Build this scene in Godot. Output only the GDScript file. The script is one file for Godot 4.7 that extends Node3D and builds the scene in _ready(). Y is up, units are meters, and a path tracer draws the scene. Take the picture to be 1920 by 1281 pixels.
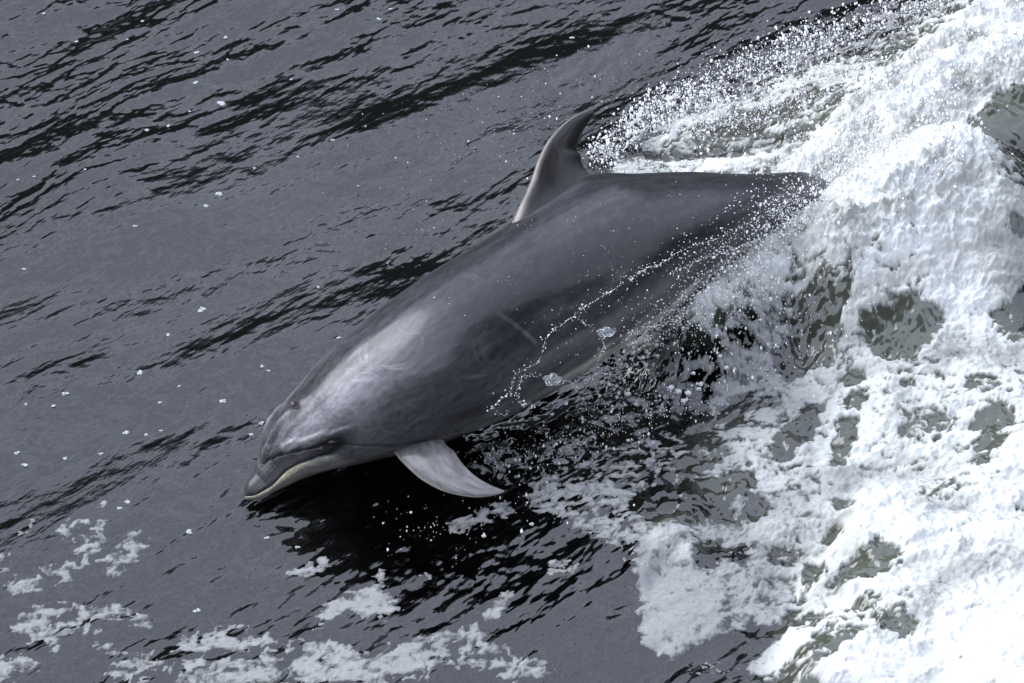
extends Node3D
# A bottlenose dolphin leaping beside a boat in a steep-sided fjord, seen from the rail, looking 45 degrees down.

const EYE := Vector3(0.0, 6.364, 6.364)
const SIGHT := Vector3(0.0, -0.70711, -0.70711)
const SIGHT_UP := Vector3(0.0, 0.70711, -0.70711)
const FOCAL := 4832.6            # of the photograph, in its own pixels (1920 x 1281)

# fine part of the water sheet
const X0 := -2.3
const Z0 := -2.2
const DX := 0.005
const DZ := 0.0055
const NX := 921
const NZ := 719
# coarse maps of where foam lies
const MX := 185
const MZ := 159

var rng := RandomNumberGenerator.new()
var cov := PackedFloat32Array()      # foam cover
var thick := PackedFloat32Array()    # how thick the foam is
var chaos := PackedFloat32Array()    # churned, thrown-up water
var mound := PackedFloat32Array()    # height of the raised water
var calm := PackedFloat32Array()     # how high the small waves stand
var owner_map := PackedInt32Array()
var owner_val := PackedFloat32Array()
var height := PackedFloat32Array()
var foam_value := PackedFloat32Array()
var wave_big := FastNoiseLite.new()
var wave_mid := FastNoiseLite.new()
var wave_small := FastNoiseLite.new()
var wave_fine := FastNoiseLite.new()

# dolphin
var rings := PackedVector3Array()    # centre of each ring
var ring_u := PackedVector3Array()
var ring_v := PackedVector3Array()
var skin_points := PackedVector3Array()
var skin_normals := PackedVector3Array()
const NR := 573
const NA := 240


func _ready() -> void:
	camera_and_light()
	make_hills()
	make_boat()
	survey_foam()
	make_water()
	make_foam()
	make_dolphin()
	make_spray()
	make_flecks()
	tell_apart()


func camera_and_light() -> void:
	var cam := Camera3D.new()
	cam.name = "camera"
	cam.keep_aspect = Camera3D.KEEP_HEIGHT
	cam.fov = rad_to_deg(2.0 * atan(640.5 / FOCAL))
	cam.near = 0.1
	cam.far = 6000.0
	add_child(cam)
	cam.look_at_from_position(EYE, EYE + SIGHT, Vector3.UP)
	cam.current = true
	var sky := ProceduralSkyMaterial.new()
	sky.sky_top_color = Color(0.67, 0.74, 0.91).linear_to_srgb()
	sky.sky_horizon_color = Color(0.51, 0.565, 0.70).linear_to_srgb()
	sky.sky_curve = 0.25
	sky.ground_bottom_color = Color(0.03, 0.03, 0.03)
	sky.ground_horizon_color = Color(0.10, 0.11, 0.11)
	sky.sky_energy_multiplier = 1.0
	sky.sun_angle_max = 20.0
	var cloud := NoiseTexture2D.new()                       # soft breaks in the overcast
	cloud.width = 1024
	cloud.height = 512
	cloud.seamless = true
	cloud.noise = noise(3, 4)
	cloud.noise.frequency = 0.026
	var ramp := Gradient.new()
	ramp.set_color(0, Color(1, 1, 1, 0.0))
	ramp.set_color(1, Color(1, 1, 1, 0.75))
	ramp.set_offset(0, 0.25)
	ramp.set_offset(1, 0.8)
	cloud.color_ramp = ramp
	sky.sky_cover = cloud
	sky.sky_cover_modulate = lin(0.46, 0.50, 0.58)
	var env := Environment.new()
	env.background_mode = Environment.BG_SKY
	env.sky = Sky.new()
	env.sky.sky_material = sky
	env.background_energy_multiplier = 1.0
	env.ambient_light_source = Environment.AMBIENT_SOURCE_SKY
	env.tonemap_mode = Environment.TONE_MAPPER_LINEAR
	env.tonemap_exposure = 1.9
	env.sdfgi_enabled = true
	env.ssao_enabled = true
	env.ssil_enabled = true
	var we := WorldEnvironment.new()
	we.name = "environment"
	we.environment = env
	add_child(we)
	var sun := DirectionalLight3D.new()
	sun.name = "sun"
	sun.light_color = Color(1.0, 0.99, 0.98)
	sun.light_energy = 0.38
	sun.light_angular_distance = 48.0
	sun.sky_mode = DirectionalLight3D.SKY_MODE_LIGHT_ONLY
	sun.shadow_enabled = true
	add_child(sun)
	sun.look_at_from_position(Vector3(-6.6, 5.9, -1.3), Vector3.ZERO, Vector3.UP)


# ---------------------------------------------------------------- helpers

func ray_of(px: float, py: float) -> Vector3:
	return SIGHT + Vector3.RIGHT * ((px - 960.0) / FOCAL) + SIGHT_UP * ((640.5 - py) / FOCAL)


func on_level(px: float, py: float, h: float) -> Vector3:      # where a sight line meets a level plane
	var r := ray_of(px, py)
	return EYE + r * ((h - EYE.y) / r.y)


func on_plane(px: float, py: float, p: Vector3, n: Vector3) -> Vector3:
	var r := ray_of(px, py)
	return EYE + r * ((p - EYE).dot(n) / r.dot(n))


func noise(seed_: int, octaves := 1, kind := FastNoiseLite.TYPE_SIMPLEX_SMOOTH) -> FastNoiseLite:
	var n := FastNoiseLite.new()
	n.seed = seed_
	n.noise_type = kind
	n.frequency = 1.0
	n.fractal_type = FastNoiseLite.FRACTAL_FBM if octaves > 1 else FastNoiseLite.FRACTAL_NONE
	n.fractal_octaves = octaves
	return n


func lin(r: float, g: float, b: float) -> Color:
	return Color(r, g, b).linear_to_srgb()


func tag(o: Node, label: String, category := "", group := "", kind := "") -> void:
	if label: o.set_meta("label", label)
	if category: o.set_meta("category", category)
	if group: o.set_meta("group", group)
	if kind: o.set_meta("kind", kind)


func mesh_of(v: PackedVector3Array, n: PackedVector3Array, idx: PackedInt32Array, c = null, uv = null) -> ArrayMesh:
	if idx.size() < 1500000:
		for k in range(0, idx.size(), 3):                    # front faces run clockwise
			var p := v[idx[k]]
			if (v[idx[k + 1]] - p).cross(v[idx[k + 2]] - p).dot(n[idx[k]] + n[idx[k + 1]] + n[idx[k + 2]]) > 0.0:
				var q := idx[k + 1]
				idx[k + 1] = idx[k + 2]
				idx[k + 2] = q
	var a := []
	a.resize(Mesh.ARRAY_MAX)
	a[Mesh.ARRAY_VERTEX] = v
	a[Mesh.ARRAY_NORMAL] = n
	if c != null: a[Mesh.ARRAY_COLOR] = c
	if uv != null: a[Mesh.ARRAY_TEX_UV] = uv
	a[Mesh.ARRAY_INDEX] = idx
	var m := ArrayMesh.new()
	m.add_surface_from_arrays(Mesh.PRIMITIVE_TRIANGLES, a)
	return m


func put(called: String, m: Mesh, mat: Material, parent: Node = self) -> MeshInstance3D:
	var o := MeshInstance3D.new()
	o.name = called
	o.mesh = m
	o.material_override = mat
	parent.add_child(o, true)
	return o


# ---------------------------------------------------------------- the fjord round the boat

func make_hills() -> void:
	hill_ring(280.0, 330.0, 0.0, 5, lin(0.022, 0.024, 0.019), "dark forested fjord hills round the water")
	hill_ring(760.0, 420.0, 5.0, 5, lin(0.24, 0.25, 0.26), "unseen pale slopes added above the hills for mid tones in the reflections")  # added ring, out of view: gives the water reflections a middle tone


func hill_ring(near: float, deep: float, more: float, seed_: int, tone: Color, label: String) -> void:
	var nz_ := noise(seed_, 4)
	var v := PackedVector3Array()
	var n := PackedVector3Array()
	var idx := PackedInt32Array()
	var steps := 144
	var up := 14
	for i in steps + 1:
		var a := TAU * (i % steps) / steps
		var d := Vector3(sin(a), 0.0, -cos(a))               # 0 = straight ahead of the camera
		var away := 0.5 + 0.5 * cos(a)                       # far wall ahead, lower shore behind
		var open := exp(-pow((a - 1.5 * PI) / 0.55, 2.0)) * 0.75 + exp(-pow((a - 0.42 * PI) / 0.45, 2.0)) * 0.7     # the fjord runs from left to right
		var rise := lerpf(12.0, 28.5, smoothstep(0.1, 0.9, away)) * (1.0 - open) + 5.0 * nz_.get_noise_2d(d.x * 2.0, d.z * 2.0) + 2.5 * nz_.get_noise_2d(d.x * 9.0, d.z * 9.0)
		for k in up + 1:
			var f := float(k) / up
			rise += more / (up + 1)
			var dist := near + deep * f + 25.0 * nz_.get_noise_3d(d.x * 3.0, d.z * 3.0, f * 3.0)
			v.append(d * dist + Vector3.UP * (-6.0 + dist * tan(deg_to_rad(rise)) * pow(f, 0.8)))
			n.append((-d * 0.7 + Vector3.UP * 0.7).normalized())
	for i in steps:
		for k in up:
			var a := i * (up + 1) + k
			var b := a + up + 1
			idx.append_array([a, a + 1, b, b, a + 1, b + 1])
	var m := StandardMaterial3D.new()
	m.albedo_color = tone
	m.roughness = 1.0
	m.cull_mode = BaseMaterial3D.CULL_DISABLED
	var o := put("hills", mesh_of(v, n, idx), m)
	tag(o, label, "", "", "structure")


func slab(size: Vector3, at: Vector3, called: String, mat: Material, parent: Node) -> void:
	var b := BoxMesh.new()
	b.size = size
	put(called, b, mat, parent).position = at


func make_boat() -> void:
	# the boat under the photographer's feet: only its reflection in wet skin and water shows
	var root := Node3D.new()
	root.name = "boat"
	root.position = Vector3(12.0, 0.0, 8.5)
	add_child(root)
	tag(root, "dark steel boat that the picture is taken from, behind the viewer", "boat")
	var paint := StandardMaterial3D.new()
	paint.albedo_color = lin(0.02, 0.022, 0.03)
	paint.roughness = 0.4
	var v := PackedVector3Array()
	var n := PackedVector3Array()
	var idx := PackedInt32Array()
	for i in 33:                                              # flared side, drawn in towards the bow at the left
		var x := -18.0 + 44.0 * i / 32.0
		var inn := 3.4 * pow(clampf((-x - 8.0) / 10.0, 0.0, 1.0), 2.0)
		for k in 9:
			var f := k / 8.0
			v.append(Vector3(x, -0.6 + 5.6 * f, -1.2 + inn * (1.0 - 0.3 * f) + 1.3 * (1.0 - pow(f, 1.6))))
			n.append(Vector3(0.0, -0.3, -1.0).normalized())
	for i in 32:
		for k in 8:
			var a := i * 9 + k
			idx.append_array([a, a + 1, a + 9, a + 9, a + 1, a + 10])
	paint.cull_mode = BaseMaterial3D.CULL_DISABLED
	put("hull", mesh_of(v, n, idx), paint, root)
	slab(Vector3(44.0, 0.15, 7.0), Vector3(4.0, 4.9, 2.6), "deck", paint, root)
	slab(Vector3(34.0, 19.0, 4.4), Vector3(7.0, 14.4, 2.6), "deck_house_blocker", paint, root)  # unseen block, made this tall to darken what the flank reflects


# ---------------------------------------------------------------- foam survey

func lay(field: PackedFloat32Array, p: Array, val: float, soft: float, who := -1, take_away := false, level := 0.0) -> void:
	# a stroke through the points p = [px, py, radius in photo pixels, ...]
	var sx := 4.6 / (MX - 1)
	var sz := 3.949 / (MZ - 1)
	for k in range(0, maxi(p.size() - 3, 1), 3):
		var last := p.size() < 6
		var a := on_level(p[k], p[k + 1], level)
		var b := a if last else on_level(p[k + 3], p[k + 4], level)
		var ra: float = p[k + 2] / 536.0
		var rb: float = ra if last else p[k + 5] / 536.0
		var r := maxf(ra, rb) * (1.0 + soft)
		var i0 := clampi(int((minf(a.x, b.x) - r - X0) / sx), 0, MX - 1)
		var i1 := clampi(int((maxf(a.x, b.x) + r - X0) / sx) + 1, 0, MX - 1)
		var j0 := clampi(int((minf(a.z, b.z) - r - Z0) / sz), 0, MZ - 1)
		var j1 := clampi(int((maxf(a.z, b.z) + r - Z0) / sz) + 1, 0, MZ - 1)
		var ab := Vector2(b.x - a.x, b.z - a.z)
		var len2 := maxf(ab.length_squared(), 1e-9)
		for j in range(j0, j1 + 1):
			for i in range(i0, i1 + 1):
				var q := Vector2(X0 + i * sx - a.x, Z0 + j * sz - a.z)
				var t := clampf(q.dot(ab) / len2, 0.0, 1.0)
				var d := (q - ab * t).length() / lerpf(ra, rb, t)
				var w := 1.0 - smoothstep(1.0 - soft * 0.5, 1.0 + soft, d)
				if w <= 0.0:
					continue
				var at := j * MX + i
				if take_away:
					field[at] -= val * w
				elif val * w > field[at]:
					field[at] = val * w
				if who >= 0 and val * w > owner_val[at]:
					owner_val[at] = val * w
					owner_map[at] = who


func survey_foam() -> void:
	for f in [cov, thick, chaos, mound, calm, owner_val]:
		f.resize(MX * MZ)
	owner_map.resize(MX * MZ)
	cov.fill(0.0); thick.fill(0.0); chaos.fill(0.0); mound.fill(0.0); calm.fill(0.0); owner_val.fill(0.05); owner_map.fill(0)
	# owners: 0 bow wave, 1 tail splash, 2 lower left, 3 bottom middle, 4 grey raft, 5 lace under the belly
	# -- the splash round the tail
	lay(cov, [1500, 380, 80, 1640, 320, 110, 1780, 220, 120, 1960, 110, 150], 1.15, 0.35, 1)
	lay(cov, [1440, 470, 50, 1560, 400, 70], 1.1, 0.4, 1)
	lay(cov, [1170, 322, 26, 1500, 318, 40], 0.85, 0.5, 1)
	lay(cov, [1240, 260, 50, 1420, 225, 90, 1580, 190, 90], 0.82, 0.6, 1)
	lay(cov, [1330, 180, 40, 1500, 130, 60, 1700, 80, 80, 1860, 10, 90], 0.64, 0.7, 1)
	lay(cov, [1860, 20, 90, 1930, 60, 90], 1.0, 0.4, 1)
	lay(cov, [1400, 520, 80, 1600, 470, 110, 1740, 400, 90], 0.88, 0.5, 1)
	lay(cov, [1310, 610, 50, 1400, 610, 70, 1520, 580, 90], 0.86, 0.5, 1)
	lay(cov, [1220, 640, 50, 1330, 600, 70], 0.60, 0.6, 5)
	lay(cov, [1250, 700, 40, 1330, 690, 60, 1420, 640, 60], 0.60, 0.6, 5)
	lay(cov, [900, 850, 30, 1010, 890, 50, 1130, 790, 40, 1250, 740, 40], 0.42, 0.6, 5)
	lay(cov, [850, 985, 16, 940, 955, 22], 0.7, 0.6, 5)
	# -- foam between the dolphin and the bow wave
	lay(cov, [1040, 930, 50, 1130, 960, 60, 1180, 1010, 40], 0.72, 0.5, 0)
	lay(cov, [1130, 900, 60, 1280, 830, 50], 0.55, 0.5, 0)
	lay(cov, [1390, 760, 60, 1400, 860, 90, 1330, 900, 60], 0.80, 0.4, 0)
	lay(cov, [1500, 640, 50, 1440, 700, 60, 1380, 740, 40], 0.85, 0.4, 0)
	lay(cov, [1440, 880, 110, 1500, 960, 90], 0.84, 0.4, 0)
	lay(cov, [1680, 500, 70, 1860, 500, 85, 1950, 500, 80], 1.15, 0.4, 0)
	lay(cov, [1640, 600, 110, 1760, 700, 160, 1880, 700, 140], 0.92, 0.4, 0)
	lay(cov, [1560, 760, 90, 1680, 860, 160, 1840, 900, 150], 0.92, 0.4, 0)
	lay(cov, [1640, 1000, 130, 1780, 1120, 200, 1920, 1200, 220], 1.05, 0.3, 0)
	lay(cov, [1600, 1230, 110, 1740, 1260, 150], 1.1, 0.3, 0)
	lay(cov, [1600, 960, 40, 1570, 1080, 34, 1520, 1180, 26, 1440, 1260, 26], 1.0, 0.5, 0)
	# -- the grey raft at the bottom
	lay(cov, [1270, 1060, 70, 1280, 1150, 70, 1260, 1190, 50], 0.98, 0.3, 4)
	lay(cov, [1380, 1040, 80, 1440, 1060, 80, 1400, 1120, 80], 0.86, 0.4, 4)
	lay(cov, [1440, 990, 40, 1560, 985, 30], 0.95, 0.4, 4)
	lay(cov, [1320, 1230, 40, 1450, 1200, 50], 0.5, 0.5, 4)
	# -- lace at the lower left
	lay(cov, [20, 1110, 14, 120, 1075, 24, 190, 1010, 18], 0.62, 1.00, 2)
	lay(cov, [130, 1000, 20, 200, 1000, 16], 0.58, 1.00, 2)
	lay(cov, [210, 1065, 22, 255, 1020, 20], 0.62, 1.00, 2)
	lay(cov, [40, 1000, 10, 60, 985, 10], 0.50, 1.00, 2)
	lay(cov, [170, 960, 8, 190, 945, 8], 0.48, 1.00, 2)
	lay(cov, [0, 1055, 14, 8, 1090, 10], 0.52, 1.00, 2)
	lay(cov, [70, 1175, 34, 140, 1165, 34, 200, 1155, 22], 0.72, 0.85, 2)
	lay(cov, [230, 1150, 16, 270, 1175, 14], 0.56, 0.95, 2)
	lay(cov, [80, 1200, 12, 100, 1220, 10], 0.58, 0.95, 2)
	lay(cov, [0, 1258, 26, 40, 1255, 22], 0.75, 0.75, 2)
	lay(cov, [190, 1215, 14, 220, 1225, 12], 0.52, 0.95, 2)
	lay(cov, [225, 1265, 22, 290, 1245, 26], 0.62, 0.85, 2)
	# -- bottom middle
	lay(cov, [350, 1200, 22, 420, 1195, 26, 485, 1205, 22], 0.74, 0.85, 3)
	lay(cov, [360, 1260, 30, 470, 1250, 34, 500, 1275, 30], 0.70, 0.85, 3)
	lay(cov, [550, 1075, 12, 600, 1055, 14], 0.64, 0.95, 3)
	lay(cov, [545, 1215, 12, 570, 1215, 10], 0.62, 0.95, 3)
	lay(cov, [640, 1160, 34, 700, 1140, 34, 720, 1160, 26], 0.86, 0.75, 3)
	lay(cov, [600, 1250, 50, 690, 1250, 50, 770, 1245, 40], 0.88, 0.75, 3)
	lay(cov, [800, 1230, 24, 880, 1205, 18, 925, 1165, 10, 955, 1120, 9], 0.70, 0.95, 3)
	lay(cov, [860, 1240, 22, 940, 1245, 20], 0.66, 0.95, 3)
	lay(cov, [960, 1270, 20, 1010, 1262, 18], 0.68, 0.95, 3)
	lay(cov, [1040, 1075, 14, 1070, 1080, 14], 0.64, 0.95, 3)
	lay(cov, [790, 1085, 8, 800, 1085, 8], 0.58, 0.95, 3)
	lay(cov, [705, 1090, 10, 715, 1080, 10], 0.60, 0.95, 3)
	lay(cov, [1770, 570, 60, 1850, 560, 60], 1.1, 0.4, 0)
	# -- holes
	for h in [[1690, 645, 48, 0.9], [1720, 630, 40, 0.5], [1600, 716, 20, 0.9], [1604, 760, 20, 0.7], [1585, 805, 14, 0.6], [1868, 788, 30, 0.9], [1860, 838, 24, 0.9], [1838, 880, 16, 0.6],
			[1902, 492, 20, 0.8], [1915, 600, 36, 0.9], [1640, 1085, 40, 0.9], [1600, 1100, 26, 0.8], [1585, 935, 18, 0.9], [1625, 640, 9, 0.9], [1330, 1035, 24, 0.9], [1330, 1055, 20, 0.9],
			[1385, 1035, 22, 0.7], [1425, 945, 18, 0.8], [1420, 968, 14, 0.9], [1300, 880, 24, 0.9], [1560, 1010, 16, 0.9], [1530, 1075, 18, 0.9], [1480, 1040, 24, 0.4], [1530, 1260, 30, 0.8],
			[1580, 1215, 40, 0.5], [1690, 1210, 26, 0.6], [1620, 1165, 20, 0.5], [1760, 940, 30, 0.45], [1850, 720, 26, 0.6], [1740, 800, 40, 0.35], [1520, 1180, 26, 0.6], [1380, 770, 30, 0.5], [1420, 750, 26, 0.4]]:
		lay(cov, [h[0] - h[2] * 0.25, h[1] + h[2] * 0.15, h[2] * 0.8, h[0] + h[2] * 0.3, h[1] - h[2] * 0.2, h[2] * 0.7], h[3] * 0.95, 0.7, -1, true)
	lay(cov, [1468, 848, 16, 1500, 815, 21, 1535, 765, 8], 1.1, 0.3, -1, true)
	lay(cov, [1572, 870, 9, 1598, 800, 13], 0.9, 0.4, -1, true)
	lay(cov, [1480, 690, 24, 1530, 640, 34, 1560, 600, 30], 1.0, 0.4, -1, true)
	lay(cov, [1210, 960, 22, 1320, 935, 34, 1405, 905, 14], 1.0, 0.4, -1, true)
	lay(cov, [1300, 790, 40, 1330, 850, 30], 0.5, 0.4, -1, true)
	lay(cov, [1300, 1230, 20, 1400, 1215, 26, 1450, 1190, 20], 0.5, 0.5, -1, true)
	lay(cov, [1860, 370, 50, 1930, 310, 70, 1940, 380, 40], 0.66, 0.6, -1, true)
	lay(cov, [1330, 265, 36, 1390, 240, 40, 1540, 230, 36], 0.3, 0.5, -1, true)
	lay(cov, [1660, 1190, 30, 1700, 1160, 10], 0.4, 0.5, -1, true)
	lay(cov, [620, 1190, 10, 650, 1160, 12], 0.8, 0.5, -1, true)
	lay(cov, [700, 1200, 40, 760, 1190, 26], 0.7, 0.5, -1, true)
	# -- thick white foam
	lay(thick, [1620, 330, 150, 1940, 130, 200], 1.0, 0.5)
	lay(thick, [1480, 430, 90, 1700, 480, 120], 0.9, 0.5)
	lay(thick, [1300, 250, 70, 1600, 200, 100], 0.7, 0.6)
	lay(thick, [1180, 322, 30, 1500, 320, 40], 0.9, 0.5)
	lay(thick, [1700, 620, 180, 1800, 800, 220, 1800, 1000, 250], 0.85, 0.5)
	lay(thick, [1700, 1110, 120, 1850, 1180, 220], 1.0, 0.5)
	lay(thick, [1580, 1080, 60, 1600, 1260, 120], 0.9, 0.5)
	lay(thick, [1340, 580, 60, 1480, 540, 90], 0.75, 0.6)
	lay(thick, [1450, 880, 120, 1520, 960, 90], 0.45, 0.6)
	lay(thick, [1270, 1010, 40], 0.5, 0.8)
	# -- churn
	lay(chaos, [1500, 360, 90, 1700, 270, 120, 1940, 130, 170], 1.0, 0.5)
	lay(chaos, [1250, 250, 80, 1560, 180, 120, 1800, 60, 120], 0.7, 0.6)
	lay(chaos, [1400, 500, 100, 1700, 450, 130], 0.7, 0.6)
	lay(chaos, [1250, 680, 90, 1450, 600, 110], 0.45, 0.6)
	lay(chaos, [900, 860, 60, 1200, 800, 100], 0.25, 0.6)
	lay(chaos, [1560, 680, 150, 1800, 700, 230, 1650, 1050, 230, 1400, 950, 160], 0.50, 0.5)
	# -- raised water
	lay(mound, [1720, 290, 150, 1960, 140, 180], 0.24, 1.6)
	lay(mound, [1680, 1020, 90, 1800, 1120, 170, 1930, 1180, 200], 0.10, 0.45)
	lay(mound, [1620, 1120, 40, 1720, 1180, 90], 0.09, 0.3)
	lay(mound, [1760, 985, 40, 1850, 930, 60, 1940, 860, 60], 0.06, 0.4)
	lay(mound, [1600, 1250, 90, 1750, 1270, 120], 0.07, 0.4)
	lay(mound, [1440, 985, 16, 1590, 975, 24, 1575, 1070, 20, 1525, 1180, 16], 0.022, 0.6)
	lay(mound, [1200, 1080, 20, 1220, 1020, 26, 1290, 995, 20], 0.02, 0.6)
	# the wall of white water that hides the tail
	var wall := [1572, 425, 62, 1660, 360, 85, 1780, 290, 110]
	var lip := [1535, 412, 34, 1452, 470, 36, 1372, 524, 36, 1310, 575, 30]
	lay(mound, wall, 0.36, 2.4, -1, false, 0.33)
	lay(mound, lip, 0.33, 3.6, -1, false, 0.25)
	for f in [thick, chaos]:
		lay(f, wall, 1.0, 1.0, -1, false, 0.33)
		lay(f, lip, 0.8, 1.2, -1, false, 0.25)
	lay(cov, wall, 1.1, 1.0, 1, false, 0.33)
	lay(cov, lip, 0.95, 1.3, 1, false, 0.25)
	# -- where the small waves stand higher
	lay(calm, [0, 60, 260, 330, 60, 260, 700, 20, 130], 1.0, 0.8)
	lay(calm, [-20, 260, 180, 200, 230, 150], 0.85, 0.8)
	lay(calm, [640, 980, 160, 1050, 1060, 220, 1150, 1250, 160], 0.9, 0.8)
	lay(calm, [1500, 700, 200, 1800, 800, 250, 1700, 1100, 250, 1350, 1200, 200], 0.9, 0.6)
	lay(calm, [1880, 350, 120], 1.1, 0.5)
	lay(chaos, [1870, 400, 110], 0.5, 0.5)
	lay(calm, [1400, 30, 160, 1500, 30, 120], 0.8, 0.8)
	lay(calm, [760, 480, 60], 0.7, 0.9)
	lay(calm, [100, 1240, 150, 500, 1180, 170, 700, 1200, 160], 0.75, 0.9)


func fine(field: PackedFloat32Array) -> PackedFloat32Array:
	var im := Image.create_from_data(MX, MZ, false, Image.FORMAT_RF, field.to_byte_array())
	im.resize(NX, NZ, Image.INTERPOLATE_CUBIC)
	return im.get_data().to_float32_array()


# ---------------------------------------------------------------- water

func s1_(x: float, z: float) -> float:
	return x * 0.69 - z * 0.72


func wave(x: float, z: float, rough: float, churn: float) -> float:
	var u := x * 0.80 - z * 0.60                        # along the crests
	var v := x * 0.60 + z * 0.80
	var w := wave_big.get_noise_2d(u * 0.8 + 31.0, v * 1.7)
	var h := 0.030 * (1.0 + 0.7 * rough) * wave_big.get_noise_2d(u * 0.55, v * 1.25)
	v += 0.05 * w
	var gust := clampf(0.9 + 1.5 * wave_big.get_noise_2d(x * 1.3 + 60.0, z * 1.3), 0.25, 1.8)
	h += (0.0042 + 0.0095 * rough) * gust * wave_mid.get_noise_2d(u * 1.7, v * 4.6)
	h += (0.0014 + 0.0036 * rough) * wave_mid.get_noise_2d(s1_(x, z) * 5.0 + 20.0, (x * 0.72 + z * 0.69) * 11.0)
	h += (0.0017 + 0.0015 * rough) * wave_small.get_noise_2d(u * 8.0 + w, v * 17.0) * (1.0 + 0.8 * w)
	h += (0.00024 + 0.0004 * rough) * wave_fine.get_noise_2d(u * 26.0, v * 46.0 + w * 3.0) * (1.0 + 0.9 * w)
	var s1 := x * 0.66 - z * 0.75
	var s2 := x * 0.75 + z * 0.66
	h += (0.00026 + 0.0003 * rough) * wave_fine.get_noise_2d(s1 * 18.0 + 7.0, s2 * 62.0) * clampf(0.6 + 1.6 * wave_big.get_noise_2d(x * 3.1 + 5.0, z * 3.1), 0.0, 1.6)
	if churn > 0.01:
		h += churn * (0.035 * wave_mid.get_noise_2d(x * 6.0, z * 6.0) + 0.014 * wave_small.get_noise_2d(x * 19.0, z * 19.0))
	return h


func make_water() -> void:
	wave_big = noise(11, 2)
	wave_mid = noise(12, 2)
	wave_small = noise(13, 2)
	wave_fine = noise(14, 1)
	var f_calm := fine(calm)
	var f_chaos := fine(chaos)
	var f_mound := fine(mound)
	var f_thick := fine(thick)
	height.resize(NX * NZ)
	for j in NZ:
		var z := Z0 + j * DZ
		for i in NX:
			var at := j * NX + i
			height[at] = wave(X0 + i * DX, z, f_calm[at], f_chaos[at]) + f_mound[at]
	# the sheet: fine in the middle, then ever longer steps out to the far shore
	var more := PackedFloat32Array()
	var step := 0.012
	var far := 0.0
	while far < 1500.0:
		far += step
		more.append(far)
		step *= 1.07 if far < 3.0 else 1.6
	var nm := more.size()
	var tx := NX + 2 * nm
	var tz := NZ + 2 * nm
	var v := PackedVector3Array()
	var n := PackedVector3Array()
	var c := PackedColorArray()
	var uv := PackedVector2Array()
	v.resize(tx * tz); n.resize(tx * tz); c.resize(tx * tz); uv.resize(tx * tz)
	var deep := Color(0.003, 0.0031, 0.0026)
	var milky := Color(0.085, 0.092, 0.070)
	var xs := PackedFloat32Array()
	var zs := PackedFloat32Array()
	for i in tx:
		var x := X0 + clampi(i - nm, 0, NX - 1) * DX
		xs.append(x - more[nm - 1 - i] if i < nm else (x + more[i - nm - NX] if i >= nm + NX else x))
	for j in tz:
		var z := Z0 + clampi(j - nm, 0, NZ - 1) * DZ
		zs.append(z - more[nm - 1 - j] if j < nm else (z + more[j - nm - NZ] if j >= nm + NZ else z))
	for j in tz:
		var jc := clampi(j - nm, 0, NZ - 1)
		var z := zs[j]
		for i in tx:
			var ic := clampi(i - nm, 0, NX - 1)
			var x := xs[i]
			var q := jc * NX + ic
			var y := height[q]
			var out := absf(x - X0 - ic * DX) + absf(z - Z0 - jc * DZ)
			if out > 0.0:                                   # beyond the fine part
				var far_ := clampf(out / 0.35, 0.0, 1.0)
				y = wave(x, z, f_calm[q], f_chaos[q] * (1.0 - far_)) * clampf(1.6 - 0.2 * out, 0.1, 1.0) + f_mound[q] * (1.0 - smoothstep(0.0, 1.0, far_))
			v[j * tx + i] = Vector3(x, y, z)
			c[j * tx + i] = deep.lerp(milky, clampf(f_thick[q], 0.0, 1.0))
			uv[j * tx + i] = Vector2((x * 0.74 - z * 0.67) * 1.7, (x * 0.67 + z * 0.74) * 4.3)
	for j in tz:
		var ja := maxi(j - 1, 0)
		var jb := mini(j + 1, tz - 1)
		for i in tx:
			var ia := maxi(i - 1, 0)
			var ib := mini(i + 1, tx - 1)
			n[j * tx + i] = Vector3((v[j * tx + ia].y - v[j * tx + ib].y) / (xs[ib] - xs[ia]), 1.0, (v[ja * tx + i].y - v[jb * tx + i].y) / (zs[jb] - zs[ja])).normalized()
	var idx := PackedInt32Array()
	idx.resize((tx - 1) * (tz - 1) * 6)
	var k := 0
	for j in tz - 1:
		for i in tx - 1:
			var a := j * tx + i
			idx[k] = a; idx[k + 1] = a + 1; idx[k + 2] = a + tx
			idx[k + 3] = a + 1; idx[k + 4] = a + tx + 1; idx[k + 5] = a + tx
			k += 6
	var m := StandardMaterial3D.new()
	m.vertex_color_use_as_albedo = true
	m.roughness = 0.04
	m.metallic_specular = 0.675
	var rip := NoiseTexture2D.new()
	rip.width = 512
	rip.height = 512
	rip.seamless = true
	rip.noise = noise(17, 2)
	rip.noise.frequency = 0.03
	m.heightmap_enabled = true
	m.heightmap_scale = 0.045
	m.heightmap_texture = rip
	var o := put("water", mesh_of(v, n, idx, c, uv), m)
	tag(o, "dark rippled fjord water reflecting a grey sky", "", "", "structure")


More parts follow.
